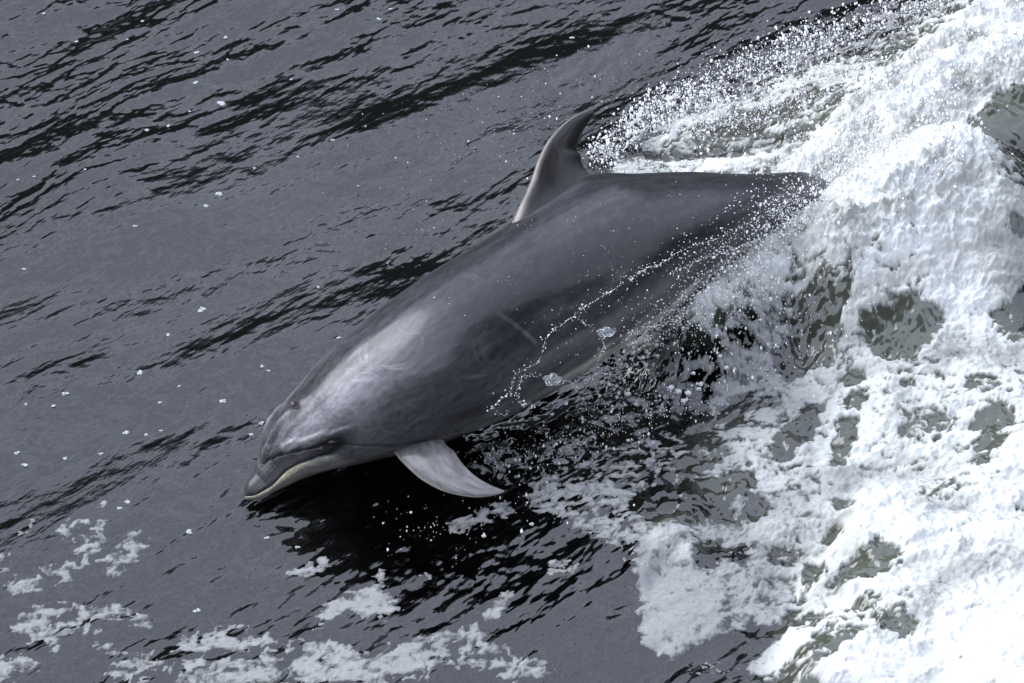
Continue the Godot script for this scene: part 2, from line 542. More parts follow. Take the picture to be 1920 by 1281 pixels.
func make_foam() -> void:
	var f_cov := fine(cov)
	var f_thick := fine(thick)
	var f_chaos := fine(chaos)
	var patchy := noise(21, 5)
	var ridges := noise(22, 3)
	ridges.fractal_type = FastNoiseLite.FRACTAL_RIDGED
	var grain := noise(23, 2)
	var torn := noise(25, 4)
	var soft := noise(26, 3)
	var lumps := noise(24, 4)
	var value := PackedFloat32Array()
	var top := PackedFloat32Array()
	var shade := PackedFloat32Array()
	value.resize(NX * NZ); top.resize(NX * NZ); shade.resize(NX * NZ)
	var green := PackedFloat32Array()
	green.resize(NX * NZ)
	for j in NZ:
		var z := Z0 + j * DZ
		for i in NX:
			var at := j * NX + i
			var cv := f_cov[at]
			if cv < 0.12:
				value[at] = -1.0
				top[at] = height[at] - 0.02
				continue
			var x := X0 + i * DX
			var u := x * 0.83 - z * 0.55
			var w := x * 0.55 + z * 0.83
			var p := patchy.get_noise_2d(u * 3.6, w * 6.4)
			var q := torn.get_noise_2d(x * 7.0 + 11.0, z * 7.0)
			var p2 := torn.get_noise_2d(u * 15.0 + q, w * 24.0 + q)
			var net := ridges.get_noise_2d(u * 7.0 + 0.7 * q, w * 11.0 + 0.7 * q)        # filaments
			var g := grain.get_noise_2d(x * 95.0, z * 95.0)
			var g2 := grain.get_noise_2d(x * 34.0 + 9.0, z * 34.0)
			var f := (cv - 0.5) * 1.15 + 0.40 * p + 0.46 * p2 + 0.26 * net + 0.16 * g2 + 0.15 * g - 0.05
			var lace := (cv - 0.5) * 0.9 + 0.62 * net + 0.20 * p + 0.40 * p2 + 0.14 * g2 + 0.12 * g - 0.24
			f = lerpf(lace, f, smoothstep(0.68, 0.98, cv))
			value[at] = f
			var ch := f_chaos[at]
			var tk := clampf(f_thick[at], 0.0, 1.0) * clampf(0.78 + 1.1 * soft.get_noise_2d(u * 1.8, w * 3.8), 0.2, 1.0)
			var lump := lumps.get_noise_2d(u * 4.5 + q, w * 12.0 + q)
			var raise := clampf(f, -0.3, 0.25) * lerpf(0.006, 0.026, tk) + maxf(f, 0.0) * (0.012 * tk * (1.0 + lump) + 0.0010 * g)
			raise += ch * maxf(f, 0.0) * (0.055 * absf(lump) + 0.014 * grain.get_noise_2d(x * 24.0, z * 24.0) + 0.006 * g)
			top[at] = height[at] + raise
			var film := lerpf(0.13, 0.30, smoothstep(-0.02, 0.4, f + 0.25 * p2))
			shade[at] = clampf(film + 0.55 * tk * smoothstep(-0.05, 0.35, f) + (0.05 + 0.03 * tk) * g + 0.04 * g2 - 0.22 * ch * smoothstep(0.05, 0.6, -lump - p2), 0.07, 0.9)
			green[at] = clampf(tk * 1.6 * (1.0 - smoothstep(0.35, 0.8, shade[at])), 0.0, 1.0)
	foam_value = value
	var m := StandardMaterial3D.new()
	m.vertex_color_use_as_albedo = true
	m.roughness = 0.75
	m.metallic_specular = 0.35
	var names := [
		["bow_wave_foam", "thick white foam thrown aside by the bow wave, full of dark holes", "foam"],
		["tail_splash", "churned white splash where the dolphin's tail leaves the water", "splash"],
		["foam_lace", "thin lace of grey foam drifting left of and below the dolphin's snout", "foam"],
		["foam_patch", "broken pale foam patches drifting on black water straight below the flipper", "foam"],
		["foam_raft", "smooth grey raft of fine foam bounded by black water, left of the bow wave", "foam"],
		["foam_lace", "torn lace of foam on the black water under the dolphin's belly and flipper", "foam"]]
	for who in names.size():
		var remap := PackedInt32Array()
		remap.resize(NX * NZ)
		remap.fill(-1)
		var v := PackedVector3Array()
		var n := PackedVector3Array()
		var c := PackedColorArray()
		var idx := PackedInt32Array()
		for j in range(1, NZ - 2):
			var mj := clampi(roundi(float(j) / (NZ - 1) * (MZ - 1)), 0, MZ - 1) * MX
			for i in range(1, NX - 2):
				var at := j * NX + i
				if value[at] < 0.0 and value[at + 1] < 0.0 and value[at + NX] < 0.0 and value[at + NX + 1] < 0.0:
					continue
				if owner_map[mj + clampi(roundi(float(i) / (NX - 1) * (MX - 1)), 0, MX - 1)] != who:
					continue
				for q in [at, at + 1, at + NX, at + NX + 1]:
					if remap[q] < 0:
						remap[q] = v.size()
						v.append(Vector3(X0 + (q % NX) * DX, top[q], Z0 + (q / NX) * DZ))
						n.append(Vector3((top[q - 1] - top[q + 1]) / (2.0 * DX), 1.0, (top[q - NX] - top[q + NX]) / (2.0 * DZ)).normalized())
						var s := shade[q]
						c.append(Color(s * (0.985 - 0.015 * green[q]), s, s * (1.0 - 0.10 * green[q])))
				var a := remap[at]
				var b := remap[at + 1]
				var d := remap[at + NX]
				var e := remap[at + NX + 1]
				idx.append(a); idx.append(b); idx.append(d)
				idx.append(b); idx.append(e); idx.append(d)
		if idx.is_empty():
			continue
		var o := put(names[who][0], mesh_of(v, n, idx, c), m)
		tag(o, names[who][1], names[who][2], "", "stuff")


# ---------------------------------------------------------------- dolphin

# top x, y and bottom x, y of the body in the photograph, height of its axis over the water, width over height, roll
const STATIONS := [
	[456, 922, 461, 937, 0.060, 1.0, 40], [462, 902, 489, 935, 0.070, 1.05, 40], [474, 885, 513, 923, 0.080, 1.05, 41], [480, 866, 535, 913, 0.095, 1.0, 42],
	[484, 843, 560, 901, 0.110, 0.97, 42], [493, 817, 600, 887, 0.130, 0.95, 42], [508, 782, 640, 877, 0.160, 0.94, 41], [534, 752, 690, 867, 0.190, 0.93, 39],
	[562, 720, 742, 855, 0.220, 0.93, 36], [600, 675, 800, 842, 0.260, 0.93, 34], [650, 628, 860, 820, 0.300, 0.94, 31], [720, 573, 935, 791, 0.350, 0.94, 28],
	[800, 516, 1010, 752, 0.390, 0.93, 24], [880, 468, 1075, 712, 0.420, 0.92, 20], [960, 419, 1135, 674, 0.440, 0.90, 16], [1035, 374, 1190, 634, 0.450, 0.87, 14],
	[1115, 337, 1245, 594, 0.450, 0.82, 14], [1200, 331, 1310, 540, 0.440, 0.76, 14], [1290, 329, 1370, 490, 0.420, 0.70, 14], [1370, 332, 1430, 446, 0.385, 0.64, 14],
	[1440, 330, 1485, 410, 0.330, 0.58, 14], [1505, 327, 1535, 386, 0.250, 0.52, 14], [1556, 345, 1578, 384, 0.130, 0.5, 14]]


func spline(a: Variant, b: Variant, c: Variant, d: Variant, t: float) -> Variant:
	return 0.5 * (2.0 * b + (c - a) * t + (2.0 * a - 5.0 * b + 4.0 * c - d) * t * t + (3.0 * b - a - 3.0 * c + d) * t * t * t)


func band(x: float, a: float, b: float, soft: float) -> float:
	return smoothstep(a - soft, a + soft, x) * (1.0 - smoothstep(b - soft, b + soft, x))


var skin_col := PackedColorArray()


func make_dolphin() -> void:
	var ns := STATIONS.size()
	var cs := []
	var es := []
	var us := []
	for s in STATIONS:
		var c := on_level((s[0] + s[2]) * 0.5, (s[1] + s[3]) * 0.5, s[4])
		var depth := (c - EYE).dot(SIGHT)
		var hx: float = (s[0] - s[2]) * 0.5
		var hy: float = (s[3] - s[1]) * 0.5
		var half := Vector3.RIGHT * hx + SIGHT_UP * hy
		cs.append(c)
		es.append(half.length() * depth / FOCAL)
		us.append(half.normalized())
	var v := PackedVector3Array()
	var n := PackedVector3Array()
	var col := PackedColorArray()
	var uv := PackedVector2Array()
	var idx := PackedInt32Array()
	var mott := noise(31, 4)
	var per := float(NR - 1) / (ns - 1)
	for r in NR:
		var t := r / per
		var k := mini(int(t), ns - 2)
		var f := t - k
		var k0 := maxi(k - 1, 0)
		var k3 := mini(k + 2, ns - 1)
		var c: Vector3 = spline(cs[k0], cs[k], cs[k + 1], cs[k3], f)
		var c2: Vector3 = spline(cs[k0], cs[k], cs[k + 1], cs[k3], f + 0.02)
		var e: float = spline(es[k0], es[k], es[k + 1], es[k3], f)
		var u: Vector3 = spline(us[k0], us[k], us[k + 1], us[k3], f).normalized()
		var kap: float = lerpf(STATIONS[k][5], STATIONS[k + 1][5], f)
		var roll := deg_to_rad(lerpf(STATIONS[k][6], STATIONS[k + 1][6], smoothstep(0.0, 1.0, f)))
		var tang := (c - c2).normalized()                            # towards the snout
		var to_eye := (EYE - c).normalized()
		var vv := (to_eye - tang * to_eye.dot(tang)).normalized()
		vv = (vv - u * vv.dot(u)).normalized()
		rings.append(c); ring_u.append(u); ring_v.append(vv)
		var nn := u * cos(roll) + vv * sin(roll)                     # towards the back fin
		var ll := -u * sin(roll) + vv * cos(roll)                    # towards the left side
		var a := e / sqrt(pow(cos(roll), 2.0) + pow(kap * sin(roll), 2.0))
		var b := kap * a
		if r == 0: a *= 0.55; b *= 0.55
		for q in NA + 1:
			var th := TAU * q / NA - PI                              # 0 = middle of the back, + = left side
			var deg := absf(rad_to_deg(th))
			var ca := cos(th)
			var sa := sin(th)
			var rho := shape_of(t, deg, a)
			v.append(c + nn * (a * ca * rho) + ll * (b * sa * rho))
			uv.append(Vector2(t / (ns - 1), float(q) / NA))
			col.append(pigment_and_reflections(t, deg, mott, Vector2(t * 1.2, th * 2.0)))
	# normals
	n.resize(v.size())
	for r in NR:
		for q in NA + 1:
			var ra := maxi(r - 1, 0) * (NA + 1)
			var rb := mini(r + 1, NR - 1) * (NA + 1)
			var qa := q - 1 if q > 0 else NA - 1
			var qb := q + 1 if q < NA else 1
			var along := v[rb + q] - v[ra + q]
			var round_ := v[r * (NA + 1) + qb] - v[r * (NA + 1) + qa]
			n[r * (NA + 1) + q] = along.cross(round_).normalized()
	if (v[20] - rings[0]).dot(n[20]) < 0.0 or n[300 * (NA + 1) + 10].dot(v[300 * (NA + 1) + 10] - rings[300]) < 0.0:
		for i in n.size(): n[i] = -n[i]
	for r in NR - 1:
		for q in NA:
			var a := r * (NA + 1) + q
			var b := a + NA + 1
			idx.append_array([a, b, a + 1, b, b + 1, a + 1])
	# closed snout and tail
	for end in [0, NR - 1]:
		var mid := v.size()
		v.append(rings[end] + (rings[0] - rings[4]).normalized() * (0.004 if end == 0 else 0.0))
		n.append((rings[0] - rings[8]).normalized() * (1.0 if end == 0 else -1.0))
		col.append(col[end * (NA + 1) + NA / 2]); uv.append(uv[end * (NA + 1)])
		for q in NA:
			var a: int = end * (NA + 1) + q
			idx.append_array([mid, a, a + 1] if end == 0 else [mid, a + 1, a])
	skin_points = v.duplicate()
	skin_normals = n.duplicate()
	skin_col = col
	add_fins(v, n, col, uv, idx)
	var m := StandardMaterial3D.new()
	m.vertex_color_use_as_albedo = true
	m.roughness = 0.30
	m.metallic_specular = 0.34
	m.clearcoat_enabled = true
	m.clearcoat = 0.45
	m.clearcoat_roughness = 0.15
	m.cull_mode = BaseMaterial3D.CULL_DISABLED
	skin_maps(m)
	var root := Node3D.new()
	root.name = "dolphin"
	root.position = Vector3(rings[300].x, 0.0, rings[300].z)
	add_child(root)
	tag(root, "grey bottlenose dolphin leaping head down to the left out of a white splash", "dolphin")
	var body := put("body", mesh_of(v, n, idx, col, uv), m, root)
	body.position = -root.position
	var dark := StandardMaterial3D.new()
	dark.albedo_color = lin(0.008, 0.007, 0.008)
	dark.roughness = 0.35
	var eye := drop_mesh(20, 12)
	for s in [1, -1]:
		var q := NA / 2 + int(s * 68.5 / 360.0 * NA)
		var at := int(7.05 / 22.0 * (NR - 1)) * (NA + 1) + q
		var o := put("eye", eye, dark, root)
		o.transform = Transform3D(Basis.looking_at(skin_normals[at], Vector3.UP).scaled_local(Vector3(0.016, 0.011, 0.008)), skin_points[at] - root.position - skin_normals[at] * 0.003)
	var hole_at := int(7.33 / 22.0 * (NR - 1)) * (NA + 1) + NA / 2
	var hole := put("blowhole", eye, dark, root)
	hole.transform = Transform3D(Basis.looking_at(skin_normals[hole_at], rings[200] - rings[240]).scaled_local(Vector3(0.019, 0.012, 0.005)), skin_points[hole_at] - root.position)


func groove(d: float, width: float) -> float:
	return exp(-d * d / (width * width))


func table(t: float, a: Array) -> float:             # [t, value, t, value, ...]
	if t <= a[0]: return a[1]
	for k in range(0, a.size() - 2, 2):
		if t <= a[k + 2]:
			return lerpf(a[k + 1], a[k + 3], smoothstep(0.0, 1.0, (t - a[k]) / (a[k + 2] - a[k])))
	return a[a.size() - 1]


const MOUTH := [0.0, 66.0, 0.85, 82.0, 1.8, 85.0, 3.3, 77.0, 4.2, 75.5, 5.1, 74.0, 6.0, 77.0, 6.7, 81.0]
const MELON := [0.0, 3.05, 10.0, 3.15, 30.0, 3.92, 39.0, 4.65, 54.0, 5.77, 64.0, 6.7]     # by angle
const CHEEK := [7.1, 76.0, 8.0, 94.0, 8.8, 110.0, 9.6, 124.0]


func shape_of(t: float, deg: float, a: float) -> float:
	var rho := 1.0
	if t < 9.8:
		var mouth := table(t, MOUTH)
		var inside := 1.0 - smoothstep(6.3, 6.9, t)
		rho -= 0.075 * groove(deg - mouth, 2.6) * inside * smoothstep(0.0, 0.5, t)
		rho += 0.03 * groove(deg - mouth - 11.0, 9.0) * inside                    # lower lip
		var edge := table(deg, MELON)
		if deg < 72.0:
			var fade := 1.0 - smoothstep(58.0, 72.0, deg)
			rho -= 0.12 * groove(t - edge + 0.05, 0.20) * fade
			rho += 0.045 * band(t, edge + 0.35, edge + 1.5, 0.35) * fade
			rho -= 0.05 * band(t, 0.6, edge - 0.2, 0.4) * groove(deg - 50.0, 24.0) * fade   # flattened top of the beak
		rho += 0.020 * groove(deg, 5.0) * band(t, 3.6, 6.9, 0.3)                  # ridge from the beak up to the blowhole
		rho -= 0.018 * groove(deg - 11.0, 7.0) * band(t, 3.8, 7.0, 0.4)
		rho -= 0.08 * groove(t - 7.33, 0.13) * groove(deg, 7.0)                   # blowhole
		rho += 0.02 * groove(t - 7.5, 0.25) * groove(deg - 3.0, 10.0)
		rho += 0.025 * groove(t - 7.04, 0.30) * groove(deg - 68.5, 5.0)           # eyelid
		rho -= 0.02 * groove(t - 7.0, 0.55) * groove(deg - 78.0, 5.0)
		rho -= 0.018 * groove(deg - table(t, CHEEK), 3.5) * band(t, 7.2, 9.3, 0.3)
	if t > 11.0:
		rho += 0.10 * groove(deg, 9.0) * band(t, 14.2, 15.9, 0.9)                 # the body swells into the back fin
		rho += 0.03 * groove(deg, 14.0) * smoothstep(16.0, 19.0, t)               # keel of the tail stock
		rho += 0.03 * groove(deg - 180.0, 14.0) * smoothstep(16.0, 19.0, t)
		rho -= 0.022 * groove(deg - 62.0, 22.0) * band(t, 13.5, 18.0, 1.5)        # hollow along the flank
	return rho


func pigment_and_reflections(t: float, deg: float, mott: FastNoiseLite, at: Vector2) -> Color:
	var m := mott.get_noise_2d(at.x * 0.6, at.y * 2.4)
	var m2 := mott.get_noise_2d(at.x * 2.6 + 40.0, at.y * 7.0)
	var d := deg + 9.0 * m
	var c := Color(0.058, 0.057, 0.063)                                            # flank
	c = c.lerp(Color(0.043, 0.042, 0.047), (1.0 - smoothstep(70.0, 100.0, d)) * smoothstep(9.5, 13.0, t))   # cape
	c = c.lerp(Color(0.011, 0.010, 0.013), groove(d - 63.0 - 6.5 * (t - 12.3), 18.0) * band(t, 11.6, 17.8, 1.2))     # dark reflection band along the flank, painted into the skin colour
	c = c.lerp(Color(0.042, 0.039, 0.046), (1.0 - smoothstep(14.0, 40.0, d)) * (1.0 - smoothstep(9.5, 13.0, t)) * 0.8)
	c = c.lerp(Color(0.240, 0.237, 0.254), groove(d - 38.0 + 2.0 * (t - 8.0), 20.0) * band(t, 4.5, 10.5, 1.5))                # pale blaze behind the melon, with the wet sky highlight painted in
	c = c.lerp(Color(0.135, 0.132, 0.142), band(d, 55.0, 115.0, 16.0) * (1.0 - smoothstep(7.5, 10.5, t)) * 0.8)
	var belly := table(t, [0.0, 100.0, 5.0, 104.0, 8.0, 112.0, 10.0, 128.0, 12.5, 134.0, 15.0, 140.0, 18.0, 146.0, 22.0, 170.0])
	c = c.lerp(Color(0.16, 0.155, 0.15), smoothstep(belly - 14.0, belly + 10.0, d) * 0.9)
	c = c.lerp(Color(0.60, 0.57, 0.50), smoothstep(belly - 4.0, belly + 10.0, d) * smoothstep(11.5, 14.5, t))
	if t < 9.6:
		var mouth := table(t, MOUTH)
		var inside := 1.0 - smoothstep(6.2, 7.0, t)
		var edge := table(deg, MELON)
		if deg < mouth:
			c = c.lerp(Color(0.062, 0.059, 0.063), (1.0 - smoothstep(edge - 0.2, edge + 0.05, t)) * 0.9)
			c = c.lerp(Color(0.022, 0.020, 0.024), (1.0 - smoothstep(0.9, 2.1, t + 0.015 * (80.0 - deg))) * smoothstep(-0.2, 0.3, t - 0.2) * 0.85)
		else:
			c = c.lerp(Color(0.36, 0.34, 0.32), inside * smoothstep(mouth + 1.0, mouth + 5.0, deg))
			c = c.lerp(Color(0.62, 0.57, 0.40), inside * band(deg, mouth + 1.5, mouth + 15.0 + m * 8.0, 2.5) * (1.0 - smoothstep(4.4, 6.0, t)))
		c = c.lerp(Color(0.018, 0.016, 0.02), groove(deg - mouth, 2.2) * inside * 0.9)
		c = c.lerp(Color(0.026, 0.024, 0.03), groove(t - edge + 0.03, 0.15) * (1.0 - smoothstep(60.0, 70.0, deg)) * smoothstep(3.0, 12.0, deg))
		c = c.lerp(Color(0.010, 0.009, 0.012), clampf(1.5 * groove(t - 6.9, 0.75) * groove(deg - 69.0 + 3.0 * (t - 7.0), 11.0), 0.0, 1.0))      # dark round the eye
		c = c.lerp(Color(0.032, 0.03, 0.036), groove(deg - table(t, [5.2, 66.0, 6.6, 70.0, 7.1, 73.0, 8.0, 94.0, 8.8, 110.0, 9.6, 124.0]), 3.0) * band(t, 5.6, 9.3, 0.3) * 0.75)
		c = c.lerp(Color(0.012, 0.011, 0.014), groove(t - 7.33, 0.12) * groove(deg, 6.5))
		c = c.lerp(Color(0.20, 0.19, 0.21), groove(deg - 1.0, 3.0) * band(t, 3.6, 7.0, 0.2) * 0.6)
	var k := 1.0 + 0.35 * m + 0.25 * m2
	return Color(c.r * k, c.g * k, c.b * k)


func along(path: Array, f: float) -> Vector3:            # a point a share of the way along a path of Vector3
	var total := 0.0
	for i in path.size() - 1: total += path[i].distance_to(path[i + 1])
	var left := f * total
	for i in path.size() - 1:
		var l: float = path[i].distance_to(path[i + 1])
		if left <= l or i == path.size() - 2:
			return path[i].lerp(path[i + 1], clampf(left / maxf(l, 1e-6), 0.0, 1.0))
		left -= l
	return path[0]


func smooth_path(path: Array, count: int) -> Array:
	var out := []
	var m := path.size()
	for i in count + 1:
		var t := float(i) / count * (m - 1)
		var k := mini(int(t), m - 2)
		out.append(spline(path[maxi(k - 1, 0)], path[k], path[k + 1], path[mini(k + 2, m - 1)], t - k))
	return out


func fin(lead: Array, trail: Array, across: Vector3, half: float, flare: float, shades: Array, v: PackedVector3Array, n: PackedVector3Array, col: PackedColorArray, uv: PackedVector2Array, idx: PackedInt32Array) -> void:
	# a blade between two edges, rounded in front and sharp behind
	var rows := 44
	var loop := 48
	var l := smooth_path(lead, 120)
	var t := smooth_path(trail, 120)
	var first := v.size()
	var nz_ := noise(41, 3)
	for i in rows + 1:
		var s := float(i) / rows
		var a := along(l, s)
		var b := along(t, s)
		var th := half * pow(1.0 - s * 0.97, 0.75) + flare * exp(-s * 9.0)
		for q in loop + 1:
			var w := TAU * q / loop
			var chord := 0.5 - 0.5 * cos(w)                # 0 front, 1 back
			var side := 1.0 if w < PI else -1.0
			var y := th * 2.6 * sqrt(maxf(chord, 0.0)) * (1.0 - chord) + 0.0012 * sin(w) * side
			v.append(a.lerp(b, chord) + across * (y * side))
			n.append(Vector3.ZERO)
			var m := 1.0 + 0.55 * nz_.get_noise_2d(chord * 3.0 + 9.0, s * 2.5) + 0.30 * nz_.get_noise_2d(chord * 12.0, s * 12.0)
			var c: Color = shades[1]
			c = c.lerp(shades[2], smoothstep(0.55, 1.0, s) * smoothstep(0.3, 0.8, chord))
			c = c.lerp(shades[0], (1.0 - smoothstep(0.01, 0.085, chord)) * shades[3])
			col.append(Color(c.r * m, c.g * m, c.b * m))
			uv.append(Vector2(0.05 + 0.07 * chord, 0.45 + 0.1 * s))
	for i in rows + 1:
		for q in loop + 1:
			var ia := first + maxi(i - 1, 0) * (loop + 1)
			var ib := first + mini(i + 1, rows) * (loop + 1)
			var qa := q - 1 if q > 0 else loop - 1
			var qb := q + 1 if q < loop else 1
			var o := first + i * (loop + 1)
			var g := (v[ib + q] - v[ia + q]).cross(v[o + qb] - v[o + qa])
			var out := across * (1.0 if TAU * q / loop < PI else -1.0)
			if q == 0 or q == loop: out = v[o] - v[o + loop / 2]
			if q == loop / 2: out = v[o + loop / 2] - v[o]
			n[o + q] = (g if g.dot(out) > 0.0 else -g).normalized()
	for i in rows:
		for q in loop:
			var a := first + i * (loop + 1) + q
			var b := a + loop + 1
			idx.append_array([a, b, a + 1, b, b + 1, a + 1])


func outline(px: Array, p: Vector3, nrm: Vector3) -> Array:
	var out := []
	for k in range(0, px.size(), 2):
		out.append(on_plane(px[k], px[k + 1], p, nrm))
	return out


func add_fins(v: PackedVector3Array, n: PackedVector3Array, col: PackedColorArray, uv: PackedVector2Array, idx: PackedInt32Array) -> void:
	# back fin, in the plane of symmetry
	var mid := NA / 2
	var r1 := int(13.95 * (NR - 1) / 22.0) * (NA + 1) + mid
	var r2 := int(15.75 * (NR - 1) / 22.0) * (NA + 1) + mid
	var p := (v[r1] + v[r2]) * 0.5
	var c := rings[int(14.9 * (NR - 1) / 22.0)]
	var across := (v[r1] - v[r2]).cross(p - c).normalized()
	if across.dot(EYE - p) < 0.0: across = -across
	var lead := outline([946, 442, 962, 415, 977, 381, 995, 341, 1011, 295, 1029, 262, 1054, 234, 1080, 216, 1101, 208, 1112, 208], p, across)
	var trail := outline([1150, 362, 1126, 338, 1101, 322, 1091, 305, 1088, 290, 1081, 281, 1086, 266, 1094, 245, 1106, 227, 1115, 213], p, across)
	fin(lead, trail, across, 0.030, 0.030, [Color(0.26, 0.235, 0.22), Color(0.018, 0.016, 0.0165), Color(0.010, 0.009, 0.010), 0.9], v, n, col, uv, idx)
	# flippers: the left one as it lies, the right one its mirror image across the body
	var r := int(8.85 * (NR - 1) / 22.0)
	var tang := (rings[r - 6] - rings[r + 6]).normalized()
	var e := v[r * (NA + 1) + mid].distance_to(rings[r])
	var down := (-ring_u[r] * 0.86 + ring_v[r] * 0.42).normalized()
	var root := rings[r] - ring_u[r] * (e * 0.80) + ring_v[r] * (e * 0.42)
	var nrm := tang.cross(down).normalized()
	if nrm.dot(EYE - root) < 0.0: nrm = -nrm
	lead = outline([728, 832, 744, 856, 765, 878, 792, 901, 825, 919, 855, 928, 893, 933, 929, 929, 944, 924], root, nrm)
	trail = outline([826, 812, 838, 836, 851, 846, 860, 860, 875, 878, 893, 894, 917, 908, 938, 917, 948, 921], root, nrm)
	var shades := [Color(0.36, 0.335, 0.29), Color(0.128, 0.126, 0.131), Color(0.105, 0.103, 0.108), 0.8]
	var inward := -ring_v[r] * 0.11 + ring_u[r] * 0.04       # the root bends into the flank
	for k in 2:
		lead[k] += inward * [1.0, 0.12][k]
		trail[k] += inward * [1.0, 0.15][k]
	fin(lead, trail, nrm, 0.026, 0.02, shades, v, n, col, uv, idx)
	var back := (v[r * (NA + 1) + mid] - rings[r]).normalized()
	var side := tang.cross(back).normalized()
	var flip := func(q: Vector3) -> Vector3: return q - side * (2.0 * (q - rings[r]).dot(side))
	var lead2 := []
	var trail2 := []
	for q in lead: lead2.append(flip.call(q))
	for q in trail: trail2.append(flip.call(q))
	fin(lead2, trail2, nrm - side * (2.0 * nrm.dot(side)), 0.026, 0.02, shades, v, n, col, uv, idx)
	# tail flukes, out of sight in the splash
	var last := NR - 1
	var tb := (rings[last] - rings[last - 12]).normalized()
	var tb_side := tb.cross(v[last * (NA + 1) + mid] - rings[last]).normalized()
	for s in [1.0, -1.0]:
		var o := rings[last] - tb * 0.04
		var ss: Vector3 = tb_side * s
		fin([o - ss * 0.02, o + ss * 0.12 + tb * 0.06, o + ss * 0.22 + tb * 0.14, o + ss * 0.30 + tb * 0.25],
			[o - ss * 0.02 + tb * 0.20, o + ss * 0.10 + tb * 0.22, o + ss * 0.20 + tb * 0.23, o + ss * 0.30 + tb * 0.26],
			ss.cross(tb).normalized(), 0.016, 0.01, [Color(0.04, 0.04, 0.045), Color(0.04, 0.04, 0.045), Color(0.03, 0.03, 0.03), 0.5], v, n, col, uv, idx)


func skin_maps(m: StandardMaterial3D) -> void:
	var w := 1280
	var h := 512
	var mott := noise(51, 4)
	var px := PackedFloat32Array()
	var bump := PackedFloat32Array()
	px.resize(w * h)
	bump.resize(w * h)
	for j in h:
		for i in w:
			var a := mott.get_noise_2d(i * 0.008, j * 0.045)
			var b := mott.get_noise_2d(i * 0.06 + 70.0, j * 0.11)
			px[j * w + i] = 1.0 + 0.30 * a + 0.30 * b
			bump[j * w + i] = 0.5 + 0.35 * b + 0.2 * a
	# old scars and tooth rakes
	var lines := [[12.25, 62.0, 12.46, 92.0, 3.2, 1.9]]
	rng.seed = 77
	for k in 150:
		var t := rng.randf_range(4.0, 19.0)
		var d := rng.randf_range(-120.0, 120.0)
		var long := rng.randf_range(3.0, 16.0)
		var lean := rng.randf_range(-PI, PI)
		var gain := rng.randf_range(0.25, 0.9)
		for g in (1 if rng.randf() < 0.7 else 4):
			lines.append([t + 0.05 * g, d + g * 1.2, t + 0.05 * g + cos(lean) * long * 0.045, d + g * 1.2 + sin(lean) * long, 0.8, gain])
	for l in lines:
		var a := Vector2(l[0] / 22.0 * w, (l[1] + 180.0) / 360.0 * h)
		var b := Vector2(l[2] / 22.0 * w, (l[3] + 180.0) / 360.0 * h)
		var bend := (b - a).orthogonal() * rng.randf_range(-0.2, 0.2)
		var steps := int(a.distance_to(b) * 2.0) + 2
		for k in steps:
			var f := float(k) / (steps - 1)
			var q := a.lerp(b, f) + bend * (4.0 * f * (1.0 - f))
			var r := int(ceil(l[4]))
			for dj in range(-r, r + 1):
				for di in range(-r, r + 1):
					var x := int(q.x) + di
					var y := int(q.y) + dj
					if x < 0 or y < 0 or x >= w or y >= h: continue
					var d: float = Vector2(x, y).distance_to(q) / l[4]
					var to: float = 1.0 + l[5] * (1.0 - smoothstep(0.3, 1.1, d)) * (0.7 + 0.3 * sin(f * PI))
					px[y * w + x] = maxf(px[y * w + x], to)
	var rgb := PackedFloat32Array()
	rgb.resize(w * h * 3)
	for k in w * h:
		var x := maxf(px[k], 0.2)
		rgb[k * 3] = x; rgb[k * 3 + 1] = x; rgb[k * 3 + 2] = x
	m.albedo_texture = ImageTexture.create_from_image(Image.create_from_data(w, h, false, Image.FORMAT_RGBF, rgb.to_byte_array()))
	m.heightmap_enabled = true
	m.heightmap_scale = 0.18
	m.heightmap_texture = ImageTexture.create_from_image(Image.create_from_data(w, h, false, Image.FORMAT_RF, bump.to_byte_array()))


# ---------------------------------------------------------------- the water in the air

var look_px := PackedVector2Array()
var look_at_ := PackedInt32Array()


func on_skin(px: float, py: float) -> Array:            # the point of the dolphin's near side that the photograph shows there
	if look_px.is_empty():
		for r in range(0, NR, 3):
			for q in range(0, NA, 3):
				var i := r * (NA + 1) + q
				var d := skin_points[i] - EYE
				if skin_normals[i].dot(d) < 0.0:
					var z := d.dot(SIGHT)
					look_px.append(Vector2(960.0 + FOCAL * d.x / z, 640.5 - FOCAL * d.dot(SIGHT_UP) / z))
					look_at_.append(i)
	var best := 1e9
	var bi := 0
	var p := Vector2(px, py)
	for k in look_px.size():
		var d := look_px[k].distance_squared_to(p)
		if d < best:
			best = d
			bi = look_at_[k]
	var r := ray_of(px, py)
	var depth := (skin_points[bi] - EYE).dot(SIGHT)
	return [EYE + r * depth, skin_normals[bi]]


func drop_mesh(radial: int, rows: int) -> SphereMesh:
	var s := SphereMesh.new()
	s.radius = 1.0
	s.height = 2.0
	s.radial_segments = radial
	s.rings = rows
	return s


func lumpy(ball: SphereMesh, amount: float, seed_: int) -> ArrayMesh:
	var la := ball.get_mesh_arrays()
	var lv: PackedVector3Array = la[Mesh.ARRAY_VERTEX]
	var ln := noise(seed_, 1)
	for k in lv.size():
		lv[k] *= 1.0 + amount * ln.get_noise_3dv(lv[k] * 1.1)
	la[Mesh.ARRAY_VERTEX] = lv
	var lm := ArrayMesh.new()
	lm.add_surface_from_arrays(Mesh.PRIMITIVE_TRIANGLES, la)
	return lm


